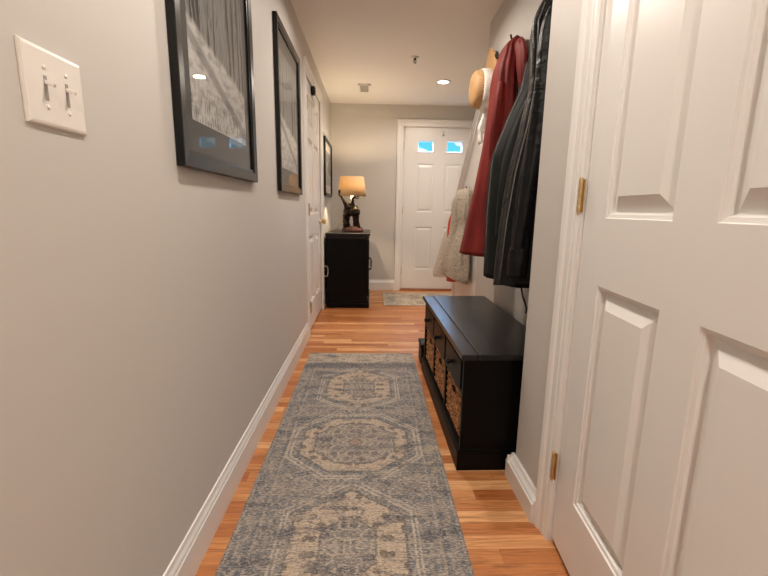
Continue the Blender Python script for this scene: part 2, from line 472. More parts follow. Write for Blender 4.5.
def casing(name, pts, width, fn, label, thick=.021):
    """door casing: pts = opening outline in (u, z); fn(u, z, out) -> world"""
    (u0, u1, zt) = pts; w = MB(); q = width
    prof = [(0, -.001), (0, .007), (.006, .010), (q*.20, .010), (q*.22, .012), (q*.52, .0135), (q*.55, .016), (q*.68, .019), (q*.82, thick), (q*.88, .019), (q*.97, thick), (q, thick - .002), (q, -.001)]
    st = [(lambda a: (u0 - a, 0)), (lambda a: (u0 - a, zt + a)), (lambda a: (u1 + a, zt + a)), (lambda a: (u1 + a, 0))]
    w.loft([[fn(*p(a), t) for a, t in prof] for p in st], False)
    return struct(w.build(name, M_white, None, fn((u0 + u1) / 2, 0, 0)), label, 'door casing')
casing('trim_2', (OY0 + .02, OY1 - .02, OZ - .015), .085, lambda u, z, s: (XL + s, u, z), 'white casing around the closet door in the left wall')
casing('trim_3', (FX0 + .012, FX1 - .012, FZ - .008), .082, lambda u, z, s: (u, YF - s, z), 'white casing around the entrance door')
rn = Vector((-1, 0, 0))
# near right door casing: far jamb only stands on the strip wall
w = MB()
def strip(p, s): return B2 - du * p + nn * s
w.prism([tuple(strip(a, t))[:2] for a, t in ((-.004, -.002), (-.004, .006), (.004, .010), (.018, .010), (.020, .012), (.044, .0135), (.046, .016), (.054, .020), (.060, .021), (.063, .019), (.070, .021), (.073, .018), (.073, -.002))], 0, 2.12, UP)
w.box((.592, DY1 - .006, 0), (.70, DY1 + .012, 2.10))
w.box((.577, DY0 - .075, 0), (.597, DY0, 2.12)).box((.577, DY0 - .075, 2.08), (.597, DY1 + .02, 2.15))
w.box((.600, DY0 - .012, 0), (.70, DY0 + .002, 2.08))
struct(w.build('trim_4', M_white, None, (.59, 1.2, 0)), 'white casing on the hinge side of the near right door', 'door casing')

# ------------------------------------------------------------------ doors
def door_slab(width, height, thick, openings, fn, windows=(), sink=.018, bev=.036, stick=.017):
    """slab with moulded raised panels; fn(u, z, d): d = depth behind the front face"""
    w = MB()
    us = sorted({0, width} | {o[0] for o in openings} | {o[1] for o in openings}); zs = sorted({0, height} | {o[2] for o in openings} | {o[3] for o in openings})
    inop = lambda u, z: any(o[0] < u < o[1] and o[2] < z < o[3] for o in openings)
    for i in range(len(us) - 1):
        for j in range(len(zs) - 1):
            if not inop((us[i] + us[i+1]) / 2, (zs[j] + zs[j+1]) / 2):
                w.add([fn(us[i], zs[j], 0), fn(us[i+1], zs[j], 0), fn(us[i+1], zs[j+1], 0), fn(us[i], zs[j+1], 0)], [(0, 1, 2, 3)])
                w.add([fn(us[i], zs[j], thick), fn(us[i+1], zs[j], thick), fn(us[i+1], zs[j+1], thick), fn(us[i], zs[j+1], thick)], [(3, 2, 1, 0)])
    w.add([fn(0,0,0), fn(width,0,0), fn(width,height,0), fn(0,height,0), fn(0,0,thick), fn(width,0,thick), fn(width,height,thick), fn(0,height,thick)],
          [(0,1,5,4),(1,2,6,5),(2,3,7,6),(3,0,4,7)])
    for o in openings:
        win = o in windows
        if win: prof = [(0, 0), (.002, -.006), (.014, -.006), (.018, .004), (.022, thick)]
        else:
            prof = [(0, 0), (.002, .004), (.010, .006), (.011, .009), (stick - .003, sink - .001), (stick, sink), (stick + bev, .001), (stick + bev, .0008)]
        rings = [[fn(o[0]+a, o[2]+a, d), fn(o[1]-a, o[2]+a, d), fn(o[1]-a, o[3]-a, d), fn(o[0]+a, o[3]-a, d)] for a, d in prof]
        w.loft(rings, False, False)
        if win:
            pass
        else:
            w.add(rings[-1], [(0, 1, 2, 3)])
            w.add([fn(o[0], o[2], thick), fn(o[1], o[2], thick), fn(o[1], o[3], thick), fn(o[0], o[3], thick)], [(0, 1, 2, 3)])
    return w
def knob(parent, c, axis, sgn, mat):
    k = MB(); prof = [(.030, 0), (.030, .004), (.012, .008), (.011, .030), (.020, .036), (.027, .046), (.026, .056), (.016, .063), (.001, .065)]
    k.lathe([(r, h * sgn) for r, h in prof], c, 24, axis); return tag(k.build('door_knob', mat, parent), 'brass door knob')
def hinge(parent, c, leaf_dir, out_dir, mat, h=.090):
    """butt hinge with five barrel knuckles; c = middle of the barrel"""
    m = MB(); c = Vector(c); ld = Vector(leaf_dir); od = Vector(out_dir)
    for k in range(5):
        z0 = c.z - h/2 + k * h/5 + .0008; z1 = z0 + h/5 - .0016
        m.lathe([(.0062, z0 - c.z), (.0068, z0 - c.z + .001), (.0068, z1 - c.z - .001), (.0062, z1 - c.z)], c, 16, smooth=False)
    m.lathe([(.004, -h/2 - .006), (.0055, -h/2 - .003), (.004, -h/2), (.004, h/2), (.0055, h/2 + .003), (.004, h/2 + .006)], c, 12)
    for sgn in (1, -1):
        p = [c + ld * sgn * .003, c + ld * sgn * .013]
        q = -od * .0055
        m.prism([(0, -h/2), (1, -h/2), (1, h/2), (0, h/2)], 0, .002, lambda u, v, s: p[0].lerp(p[1], u) + q + od * s + Vector((0, 0, v)))
    return tag(m.build('hinge', mat, parent), 'brass butt hinge')

# entrance door with two lites
DW, DH = .928, 2.060; dx0 = .390; dz0 = .022
fn = lambda u, z, d: (dx0 + u, YF + .022 + d, dz0 + z)
ops = []
for a, b in ((.172, .392), (.535, .755)):
    ops += [(a, b, .28 - dz0, .842 - dz0), (a, b, 1.03 - dz0, 1.635 - dz0), (a, b, 1.768 - dz0, 1.925 - dz0)]
d2 = empty('door_2', (dx0 + DW/2, YF + .03, 0), 0, 'white six panel entrance door with two small lites at the top', 'door', kind='structure')
door_slab(DW, DH, .044, ops, fn, [o for o in ops if o[2] > 1.7], .010, .028, .016).build('door_leaf', M_white, d2)
for o in ops:
    if o[2] > 1.7:
        tag(boxo('window_pane', (dx0 + o[0] + .012, YF + .036, dz0 + o[2] + .012), (dx0 + o[1] - .012, YF + .040, dz0 + o[3] - .012), M_pane, d2), 'glass lite with bright daylight behind')
for z in (.25, 1.05, 1.85): hinge(d2, (dx0 - .004, YF + .016, z), (1, 0, 0), (0, -1, 0), M_brass, .10)
boxo('latch_hook', (.880, YF + .010, 1.985), (.892, YF + .0221, 2.03), M_steel, d2, .002)
m = MB(); m.box((.872, YF + .008, 1.975), (.900, YF + .014, 1.985)); m.build('latch_tip', M_steel, d2)
knob(d2, (dx0 + DW - .065, YF + .022, .94), 'y', -1, M_brass)
M_thresh = simple('worn_oak_threshold', lin(150, 92, 56), .45, bump=(30, .2, .002), vary=.15)
w = MB(); w.box((FX0, YF + .068, 0), (FX0 + .034, YF + .09, FZ)).box((FX1 - .034, YF + .068, 0), (FX1, YF + .09, FZ)).box((FX0, YF + .068, FZ - .034), (FX1, YF + .09, FZ)).box((FX0, YF + .068, 0), (FX1, YF + .09, .05))
struct(w.build('trim_6', M_white), 'added white stop blocking daylight behind the edges of the entrance door', 'door stop')  # added behind the leaf to keep daylight from leaking round its edges
struct(boxo('trim_5', (FX0 + .002, YF - .015, 0), (FX1 - .002, YF + .085, .016), M_thresh, None, .004), 'oak threshold under the entrance door', 'threshold')

# left closet door
LW = OY1 - OY0 - .052; ly0 = OY0 + .026
fn = lambda u, z, d: (XL - .004 - d, ly0 + u, .022 + z)
ops = []
for a, b in ((.115, .395), (.483, .763)):
    ops += [(a, b, .225, .80), (a, b, .985, 1.60), (a, b, 1.71, 1.93)]
d1 = empty('door_1', (XL - .02, ly0 + LW/2, 0), 0, 'white six panel closet door in the left wall', 'door', kind='structure')
door_slab(LW, 2.04, .04, ops, fn).build('door_leaf', M_white, d1)
for z in (.24, 1.05, 1.86): hinge(d1, (XL + .016, ly0 - .004, z), (0, 1, 0), (1, 0, 0), M_brass)
knob(d1, (XL - .004, ly0 + LW - .068, .93), 'x', 1, M_brass)

# near right door, a little ajar
TH = math.radians(4.0); H = Vector((.598, 1.178, 0)); ud = Vector((-math.sin(TH), -math.cos(TH), 0)); od = Vector((-math.cos(TH), math.sin(TH), 0))
RW = .888
fn = lambda u, z, d: H + ud * (u + .004) - od * d + Vector((0, 0, .018 + z))
ops = []
for a, b in ((.119, .387), (.502, .770)):
    ops += [(a, b, .212, .854), (a, b, 1.028, 1.64), (a, b, 1.74, 1.92)]
d3 = empty('door_3', tuple(H + ud * RW/2), 0, 'white six panel door standing slightly ajar on the near right', 'door', kind='structure')
door_slab(RW, 2.03, .035, ops, fn).build('door_leaf', M_white, d3)
for z in (.270, 1.105, 1.84): hinge(d3, H + Vector((-.0150, .004, z)), (-.06, .998, 0), (-1, 0, 0), M_brass)

# ------------------------------------------------------------------ ceiling fixtures
cans = [(.705, 4.50), (.125, 2.69), (.06, 1.05), (.05, -.75)]
can_labels = ['lit recessed ceiling light near the entrance door', 'recessed ceiling light over the runner', 'recessed ceiling light above the viewer', 'added ceiling light brightening the hall from behind the viewer']  # last one is an unseen light added to brighten the near hall
for (x, y), lb in zip(cans, can_labels):
    c = empty('ceiling_light', (x, y, ZC), 0, lb, 'ceiling light', 'recessed lights along the hall ceiling')
    m = MB(); m.lathe([(.052, -.001), (.056, -.006), (.075, -.008), (.080, -.004), (.080, 0), (.052, 0)], (x, y, ZC), 40, cap=False); m.build('trim_ring', M_white, c)
    m = MB(); m.lathe([(.0535, -.0005), (.0535, -.003), (.001, -.004)], (x, y, ZC), 40); m.build('lens', M_lens, c)
def lamp(name, kind, loc, energy, col, size=.1, rot=(0, 0, 0), spread=None):
    l = bpy.data.lights.new(name, kind); l.energy = energy; l.color = col
    if kind == 'AREA':
        l.shape = 'DISK'; l.size = size
        if spread: l.spread = spread
    else: l.shadow_soft_size = size
    o = bpy.data.objects.new(name, l); COL.objects.link(o); o.location = loc; o.rotation_euler = rot; return o
WARM = (1.0, .885, .775)
for (x, y), e in zip(cans, (19, 15.5, 13.6, 24)):
    lamp('can_lamp', 'AREA', (x, y, ZC - .012), e, WARM, .11, spread=math.radians(165))

s = empty('fire_sprinkler', (.351, 3.83, ZC), 0, 'small pendent fire sprinkler head on the ceiling', 'sprinkler')
m = MB(); m.lathe([(.034, 0), (.034, -.004), (.028, -.009), (.012, -.010)], (.351, 3.83, ZC), 28); m.build('escutcheon', M_white, s)
m = MB(); m.lathe([(.010, -.009), (.010, -.022), (.004, -.024), (.004, -.038)], (.351, 3.83, ZC), 16)
m.tube([(.341, 3.83, ZC - .02), (.338, 3.83, ZC - .034), (.351, 3.83, ZC - .046)], .0025, 8).tube([(.361, 3.83, ZC - .02), (.364, 3.83, ZC - .034), (.351, 3.83, ZC - .046)], .0025, 8)
m.build('sprinkler_body', M_dark, s)
m = MB(); m.lathe([(.013, -.046), (.014, -.048), (.002, -.049)], (.351, 3.83, ZC), 18); m.build('deflector', M_steel, s)

M_vent = simple('vent_slat_enamel', (.34, .31, .27, 1), .5)
v = empty('air_vent', (-.095, 4.79, ZC), 0, 'small square slatted air vent in the ceiling', 'vent')
x0, x1, y0, y1 = -.16, -.03, 4.63, 4.94
m = MB()
for a in ((x0, y0, x1, y0 + .028), (x0, y1 - .028, x1, y1), (x0, y0, x0 + .022, y1), (x1 - .022, y0, x1, y1)): m.box((a[0], a[1], ZC - .008), (a[2], a[3], ZC - .0002))
m.build('vent_frame', M_white, v, bevel=.002)
for k in range(7):
    yy = y0 + .035 + k * .037
    Mx = Matrix.Translation((0, yy + .01, ZC - .006)) @ Matrix.Rotation(-.45, 4, 'X')
    m = MB(); m.box((x0 + .022, -.009, -.0008), (x1 - .022, .009, .0008), Mx); m.build('slat', M_vent, v)
boxo('backing', (x0 + .01, y0 + .01, ZC - .0015), (x1 - .01, y1 - .01, ZC - .0004), M_dark, v)

# ------------------------------------------------------------------ left wall: switch and pictures
P = (XL, .741, 1.179)
sw = empty('light_switch', P, 0, 'ivory double toggle light switch plate on the left wall', 'switch')
m = MB()
yc = .741; hh = .0655; zc = 1.240; hz = .0590
m.loft([[(XL + d, yc - hh + a, zc - hz + a), (XL + d, yc + hh - a, zc - hz + a), (XL + d, yc + hh - a, zc + hz - a), (XL + d, yc - hh + a, zc + hz - a)] for a, d in ((0, .0003), (0, .003), (.0025, .0058), (.006, .0066))], False)
m.build('switch_plate', M_plastic, sw)
for dy in (-.0235, .0235):
    y = yc + dy
    boxo('slot', (XL + .006, y - .0036, zc - .020), (XL + .0069, y + .0036, zc + .017), M_slot, sw)
    m = MB(); m.box((-.002, -.0026, -.003), (.016, .0026, .003), Matrix.Translation((XL + .006, y, zc + .008)) @ Matrix.Rotation(.35, 4, 'Y')); m.build('toggle', M_plastic, sw, bevel=.0012)
    for dz in (.0295, -.0295):
        m = MB(); m.lathe([(.0036, .0064), (.0036, .0072), (.0026, .0080), (.0005, .0080)], (XL, y, zc + dz), 14, 'x'); m.build('screw', M_plastic, sw)

def picture(y0, y1, z0, z1, bar, seed, label, dep=.024, matw=(.055, .09), tilt=0):
    p = empty('framed_picture', (XL, (y0 + y1)/2, z0), 0, label, 'picture', 'black framed prints on the left wall')
    def sheet(a, x): return [(XL + x, y0 + a, z0 + a), (XL + x, y1 - a, z0 + a), (XL + x, y1 - a, z1 - a), (XL + x, y0 + a, z1 - a)]
    m = MB(); m.loft([sheet(a, x) for a, x in ((0, .001), (0, dep - .002), (.002, dep), (bar * .75, dep - .002), (bar * .8, dep - .006), (bar, dep - .007), (bar, .004))], False, False)
    m.build('frame', M_frame, p)
    a = bar - .002
    boxo('mat_board', (XL + .003, y0 + a, z0 + a), (XL + .008, y1 - a, z1 - a), M_matboard, p)
    b = bar + matw[0]; c = bar + matw[1]
    hw = (y1 - y0) / 2 - b; ph = (z1 - z0) - 2 * c
    M_ = photo_mat('woodland_print_%d' % seed, seed, hw, ph * .5)
    q = MB().box((XL + .0082, y0 + b, z0 + c), (XL + .0090, y1 - b, z1 - c))
    o = q.build('print', M_, p)
    # print's own origin at its bottom middle so that its pattern sits on it
    loc = Vector((XL + .0086, (y0 + y1)/2, z0 + c)) - Vector(WM[p].translation)
    for vv in o.data.vertices: vv.co -= loc
    o.location = loc
    tag(MB().add([(XL + .0115, y0 + a, z0 + a), (XL + .0115, y1 - a, z0 + a), (XL + .0115, y1 - a, z1 - a), (XL + .0115, y0 + a, z1 - a)], [(0, 1, 2, 3)]).build('glass', M_glass, p), 'clear glass over the print')
    return p
M_matboard = simple('grey_mat_board', (.055, .054, .053, 1), .85)
picture(1.165, 1.885, 1.165, 2.03, .048, 1, 'large framed winter woodland print nearest the switch')
picture(2.37, 3.07, 1.150, 2.045, .045, 2, 'framed woodland print between the near print and the closet door')
M_matboard = simple('cream_mat_board', (.66, .62, .55, 1), .85)
picture(4.62, 5.36, 1.195, 1.81, .035, 3, 'framed print beside the lamp in the far corner')

# ------------------------------------------------------------------ runner and mat
r = MB()
RX0, RX1, RY0, RY1 = -.446, .312, .50, 2.962
n1 = 24; n2 = 60
def rz(i, j): return .007 + .0012 * mnoise.noise(Vector((i * .9, j * .5, 3)))
top = [[(RX0 + (RX1 - RX0) * i / n1, RY0 + (RY1 - RY0) * j / n2, rz(i, j)) for i in range(n1 + 1)] for j in range(n2 + 1)]
fs = [(j*(n1+1)+i, j*(n1+1)+i+1, (j+1)*(n1+1)+i+1, (j+1)*(n1+1)+i) for j in range(n2) for i in range(n1)]
vs = [p for row in top for p in row]
r.add(vs, fs, True)
rim = [(i, 0) for i in range(n1)] + [(n1, j) for j in range(n2)] + [(i, n2) for i in range(n1, 0, -1)] + [(0, j) for j in range(n2, 0, -1)]
rp = [top[j][i] for i, j in rim]
r.loft([[(x, y, .0005) for x, y, z in rp], rp], False, False)
tag(r.build('runner_rug', M_rug, None, ((RX0 + RX1)/2, 1.74, .0)), 'worn blue grey and beige medallion runner down the hall floor', 'rug')
mm = MB(); mm.box((.14, 4.535, .0005), (1.30, 5.265, .010))
tag(mm.build('door_mat', M_mat, None, (.72, 4.90, 0), .004), 'speckled beige grey mat in front of the entrance door', 'mat')

# ------------------------------------------------------------------ bench
BL = 1.115; BD = .405; BH = .507
RZ = math.radians(.8)
bench = empty('storage_bench', (.360, 1.550, 0), RZ, 'black wooden storage bench with three drawers under the coats', 'bench')
BM = WM[bench]
def bb(name, lo, hi, mat=M_black, parent=bench, bevel=.002):
    return MB().box(lo, hi, BM).build(name, mat, parent, (0, 0, 0), bevel)
PF = .008          # front face of the carcass behind the plinth front
m = MB(); m.box((.0, .0, .0), (BD, BL, .078), BM); m.prism([(.0, .078), (.010, .092), (BD, .092), (BD, .078)], .004, BL - .004, lambda u, v, s: BM @ Vector((u, s, v))); m.build('plinth', M_black, bench, bevel=.002)
for y0 in (.010, BL - .034): bb('end_panel', (.012, y0, .092), (BD - .004, y0 + .024, BH - .024))
bb('back_panel', (BD - .016, .034, .092), (BD - .006, BL - .034, BH - .024))
bb('shelf', (.030, .034, .092), (BD - .016, BL - .034, .106))
bb('rail', (.014, .034, .316), (BD - .016, BL - .034, .334)); bb('rail', (.014, .034, .462), (BD - .016, BL - .034, BH - .024))
sect = (BL - .068) / 3
for k in (1, 2):
    y = .034 + sect * k; bb('divider', (.014, y - .011, .106), (BD - .016, y + .011, .462))
m = MB(); m.box((-.004, -.012, BH - .024), (.062, BL + .012, BH), BM); m.box((.0635, -.012, BH - .024), (BD, BL + .012, BH), BM)
m.build('bench_top', M_blacktop, bench, bevel=.004)
for k in range(3):
    y0 = .034 + sect * k + .014; y1 = .034 + sect * (k + 1) - .014
    d = MB(); d.box((.008, y0, .338), (.024, y1, .458), BM); d.box((.024, y0 + .004, .342), (BD - .05, y1 - .004, .445), BM)
    do = d.build('drawer', M_black, bench, bevel=.003)
    kb = MB(); yk = (y0 + y1)/2; c = BM @ Vector((.008, yk, .400))
    kb.lathe([(.009, 0), (.007, -.008), (.010, -.014), (.015, -.019), (.015, -.024), (.009, -.029), (.001, -.030)], c, 18, 'x'); kb.build('knob', M_dark, do)
# wicker baskets in the three bays
def basket(k, label):
    y0 = .034 + sect * k + .018; y1 = .034 + sect * (k + 1) - .018
    bo = BM @ Vector((.025, (y0 + y1)/2, .1065))
    root = empty('wicker_basket', tuple(bo), RZ, label, 'basket', 'wicker baskets in the bench')
    W = (y1 - y0)/2 - .002; D = .30; Hh = .198
    m = MB(); NU, NV = 60, 40
    def rib(u, v, amp=.0045):
        return amp * math.sin(u * 2*PI) * (1 if int(v) % 2 == 0 else -1) * abs(math.sin((v % 1) * PI)) ** .6 + amp * .5 * math.sin((v % 1) * PI)
    def wall(p0, p1, nrm, hole=False):
        p0 = Vector(p0); p1 = Vector(p1); nrm = Vector(nrm); L = (p1 - p0).length
        nu = max(8, int(L / .006)); vs = []; fs = []
        for j in range(NV + 1):
            for i in range(nu + 1):
                a = i / nu; h = j / NV
                q = p0.lerp(p1, a); q = q + Vector((0, 0, h * Hh)) + nrm * rib(a * L / .030, h * 13 + 1e-4)
                vs.append(WM[root] @ q)
        for j in range(NV):
            for i in range(nu):
                a = (i + .5) / nu; h = (j + .5) / NV
                if hole and ((a - .5) * L / .036) ** 2 + ((h - .80) * Hh / .014) ** 2 < 1: continue
                b = j * (nu + 1) + i; fs.append((b, b + 1, b + nu + 2, b + nu + 1))
        m.add(vs, fs, True)
    wall((0, -W, 0), (0, W, 0), (-1, 0, 0), True); wall((D, -W, 0), (D, W, 0), (1, 0, 0))
    wall((0, -W, 0), (D, -W, 0), (0, -1, 0)); wall((0, W, 0), (D, W, 0), (0, 1, 0))
    m.add([WM[root] @ Vector(p) for p in ((0, -W, .002), (D, -W, .002), (D, W, .002), (0, W, .002))], [(0, 1, 2, 3)])
    m.build('basket_body', M_wicker, root)
    rm = MB()
    for tw in (0, PI):
        pts = []
        cor = [Vector((0, -W, Hh)), Vector((D, -W, Hh)), Vector((D, W, Hh)), Vector((0, W, Hh)), Vector((0, -W, Hh))]
        for a, b in zip(cor, cor[1:]):
            nn_ = int((b - a).length / .008)
            for i in range(nn_): pts.append(a.lerp(b, i / nn_))
        pts = [WM[root] @ (p + Vector((.003 * math.cos(i * .9 + tw), .003 * math.cos(i * .9 + tw), .003 * math.sin(i * .9 + tw)))) for i, p in enumerate(pts)]
        rm.tube(pts, .005, 7)
    rm.build('rim', M_wicker, root)
    return root
basket(0, 'woven wicker basket in the bench bay nearest the viewer')
basket(1, 'woven wicker basket in the middle bay of the bench')
basket(2, 'woven wicker basket in the bench bay farthest from the viewer')
# small black box on the floor past the bench
sb = empty('storage_box', (.385, 2.83, 0), RZ, 'small black box on the floor past the far end of the bench', 'box')
m = MB(); m.box((.350, 2.755, .0), (.420, 2.90, .115)); m.build('box_body', M_black, sb, bevel=.006)
m = MB(); m.box((.346, 2.751, .115), (.424, 2.904, .145)); m.build('lid', M_black, sb, bevel=.006)

# ------------------------------------------------------------------ console cabinet and lamp
cx0, cx1, cy0, cy1, ch = -.478, -.022, 4.425, 5.30, .805
con = empty('console_cabinet', ((cx0 + cx1)/2, (cy0 + cy1)/2, 0), 0, 'black wooden console cabinet in the far left corner under the lamp', 'cabinet')
m = MB(); m.box((cx0, cy0 + .012, .10), (cx1 - .022, cy1 - .012, .755)); m.build('cabinet_body', M_black, con, bevel=.002)
m = MB()
for a, z0, z1 in ((.018, 0, .050), (.010, .050, .078), (.002, .078, .102)): m.box((cx0 - .0, cy0 - a + .012, z0), (cx1 + a - .018, cy1 + a - .012, z1))
m.build('plinth', M_black, con, bevel=.005)
m = MB()
for a, z0, z1 in ((.002, .745, .762), (.012, .762, .782), (.022, .782, ch)): m.box((cx0 - .010, cy0 - a + .012, z0), (cx1 + a - .016, cy1 + a - .012, z1))
m.build('cabinet_top', M_blacktop, con, bevel=.004)
for k in range(2):
    y0 = cy0 + .03 + k * .41; y1 = y0 + .405
    d = boxo('cabinet_door', (cx1 - .022, y0, .125), (cx1 - .006, y1, .735), M_black, con, .004)
    yh = y1 - .045 if k == 0 else y0 + .045
    m = MB(); x = cx1 - .006
    m.tube([(x, yh, .36), (x + .022, yh, .375), (x + .026, yh, .41), (x + .020, yh, .43), (x + .026, yh, .45), (x + .022, yh, .485), (x, yh, .50)], [.005, .006, .008, .006, .008, .006, .005], 10)
    tag(m.build('pull', M_dark, d), 'dark curved metal pull')
rg = MB(); cpt = Vector((XL + .034, 4.405, .402))
rg.tube([cpt + Vector((.018 * math.sin(a), 0, .060 * math.cos(a))) if False else cpt + Vector((.026 * math.sin(a), .012 * math.sin(a), .058 * math.cos(a))) for a in [2*PI*i/28 for i in range(29)]], .0062, 10)
rg.lathe([(.016, -.033), (.016, -.027), (.007, -.024), (.006, -.008)], cpt + Vector((.0, 0, .0)), 18, 'x')
tag(rg.build('ring_pull', M_steel, None, tuple(cpt)), 'silver ring on the door casing beside the black cabinet', 'ring')

lx, ly, lz = -.225, 4.76, ch
tl = empty('table_lamp', (lx, ly, lz), 0, 'lit table lamp with dark sculpted base and cream shade', 'lamp')
m = MB(); rings = []
for h, k in ((0, 1.0), (.018, 1.04), (.040, .92), (.056, .70), (.060, .3)):
    rings.append([(lx + .008 + .118 * k * math.cos(a) * (1 + .06 * math.sin(5*a)), ly + .085 * k * math.sin(a) * (1 + .06 * math.cos(4*a)), lz + h + (.006 * math.sin(3*a) if h > .03 else 0)) for a in [2*PI*i/36 for i in range(36)]])
m.loft(rings); m.build('rock_plinth', M_stone, tl)
def sculpt():
    m = MB()
    def br(pts, rad, n=12):
        P_ = [Vector((lx + a, ly + b, lz + c)) for a, b, c in pts]; out = []; R_ = []
        for i in range(len(P_) - 1):
            for k in range(6):
                t = k / 6; p = P_[i].lerp(P_[i+1], t); r_ = rad[i] + (rad[i+1] - rad[i]) * t
                o = mnoise.noise_vector(p * 28) * r_ * .28; out.append(p + o); R_.append(r_ * (1 + .25 * mnoise.noise(p * 60)))
        out.append(P_[-1]); R_.append(rad[-1]); m.tube(out, R_, n)
    br([(-.065, .0, .04), (-.062, 0, .13), (-.05, 0, .20), (-.02, 0, .27), (.0, 0, .31)], [.042, .040, .048, .056, .030])       # left leg into body
    br([(.085, -.02, .03), (.065, -.02, .11), (.045, -.01, .19), (.015, 0, .27)], [.014, .018, .036, .050])                     # slanted right leg
    br([(.035, .05, .04), (.045, .045, .14), (.035, .03, .22), (-.01, .01, .28)], [.030, .034, .046, .05])                      # hind leg
    br([(.01, -.02, .20), (.045, -.04, .245), (.062, -.05, .22), (.062, -.05, .18)], [.05, .044, .034, .020])                  # head, hanging down
    br([(-.045, -.02, .26), (-.085, -.04, .33), (-.105, -.05, .375), (-.128, -.055, .41), (-.130, -.055, .455)], [.030, .018, .014, .014, .018])   # left antler
    br([(-.105, -.05, .375), (-.122, -.06, .385), (-.140, -.062, .400)], [.010, .008, .005], 8)
    br([(-.128, -.055, .41), (-.108, -.06, .43), (-.112, -.06, .465)], [.010, .008, .004], 8)
    br([(.0, -.01, .29), (.012, -.03, .335), (.010, -.04, .37), (.045, -.05, .40), (.058, -.05, .44)], [.028, .014, .012, .012, .005])             # right antler
    br([(.045, -.05, .40), (.070, -.055, .385), (.080, -.055, .41)], [.014, .010, .004], 8)
    br([(.010, -.04, .37), (.035, -.05, .375), (.075, -.052, .365)], [.010, .010, .005], 8)
    br([(-.02, 0, .18), (-.005, -.03, .25), (.0, -.02, .30)], [.03, .035, .02])
    return m
tag(sculpt().build('lamp_base', M_bronze, tl), 'dark bronze sculpture with antler like branches')
m = MB(); m.tube([(lx, ly + .02, lz + .29), (lx, ly + .02, lz + .36)], .007, 10); m.build('stem', M_brass, tl)
m = MB(); m.lathe([(.012, .360), (.014, .39), (.022, .42), (.024, .440), (.016, .455), (.002, .460)], (lx, ly + .02, lz), 20); m.build('bulb', M_bulb, tl)
m = MB()
m.lathe([(.158, .392), (.131, .602)], (lx, ly + .02, lz), 48, cap=False)
sh = m.build('lamp_shade', M_shade, tl); md = sh.modifiers.new('solid', 'SOLIDIFY'); md.thickness = .002
m = MB()
for a in (0, 2*PI/3, 4*PI/3): m.tube([(lx, ly + .02, lz + .36), (lx + .152 * math.cos(a), ly + .02 + .152 * math.sin(a), lz + .405)], .002, 6)
m.build('spider', M_brass, tl)
m = MB(); m.tube([(lx - .04, ly + .05, lz + .22), (lx - .10, ly + .10, lz + .14), (lx - .17, ly + .15, lz + .04), (lx - .22, ly + .18, lz + .006), (lx - .255, ly + .20, lz + .004), (lx - .288, ly + .21, lz + .008)], .004, 8)
m.build('cord', M_brass, tl)
lamp('lamp_glow', 'POINT', (lx, ly + .02, lz + .535), 22, (1, .78, .52), .025)

# ------------------------------------------------------------------ coats
def cat(p0, p1, p2, p3, t):
    return tuple(.5 * ((2*b) + (-a + c) * t + (2*a - 5*b + 4*c - d) * t*t + (-a + 3*b - 3*c + d) * t**3) for a, b, c, d in zip(p0, p1, p2, p3))
def drape(keys, seed, nseg=80, per=9, folds=5, hem=None, wall=XC - .0004, drift=1.5, close=True):
    """keys: (z, cx, cy, rx, ry, fold) from top to bottom -> closed cloth volume hanging on the wall"""
    K = [keys[0]] + list(keys) + [keys[-1]]; lev = []
    for i in range(1, len(K) - 2):
        for k in range(per): lev.append(cat(K[i-1], K[i], K[i+1], K[i+2], k / per))
    lev.append(keys[-1])
    rnd = random.Random(seed); ph = [rnd.uniform(0, 6.28) for _ in range(6)]; zt = keys[0][0]; rings = []
    for z, cx, cy, rx, ry, am in lev:
        rg_ = []
        for i in range(nseg):
            a = 2*PI*i/nseg; dz = zt - z
            f = math.sin(folds*a + ph[0] + drift*dz) * .5 + math.sin((folds*2+1)*a + ph[1] - drift*1.7*dz) * .28 + math.sin((folds-2)*a + ph[2] + dz*2.2) * .35
            n_ = mnoise.noise(Vector((math.cos(a)*1.3 + seed, math.sin(a)*1.3, z*5))) * .45
            k = 1 + am * (f + n_)
            x = cx + rx * k * math.cos(a); y = cy + ry * k * math.sin(a)
            zz = z + (hem(a) if hem and z <= keys[-1][0] + 1e-6 else 0)
            rg_.append((min(x, wall), y, zz))
        rings.append(rg_)
    if close:   # turn the hem inwards
        last = rings[-1]; c = Vector((sum(p[0] for p in last)/nseg, sum(p[1] for p in last)/nseg, 0))
        for s_, up in ((.94, .002), (.90, .03), (.5, .05)):
            rings.append([(c.x + (p[0]-c.x)*s_, c.y + (p[1]-c.y)*s_, p[2] + up) for p in last])
    return MB().loft(rings)
def hook(y, z, label, reach=.045):
    h = empty('coat_hook', (XC, y, z), 0, label, 'hook', 'dark hooks on the coat wall')
    m = MB(); m.lathe([(.017, -.0005), (.017, -.004), (.010, -.007)], (XC, y, z), 18, 'x'); m.build('back_plate', M_dark, h)
    m = MB(); m.tube([(XC - .005, y, z), (XC - .025, y, z - .004), (XC - reach + .004, y, z + .004), (XC - reach, y, z + .022)], [.005, .005, .005, .006], 10); m.build('prong', M_dark, h)
    return h

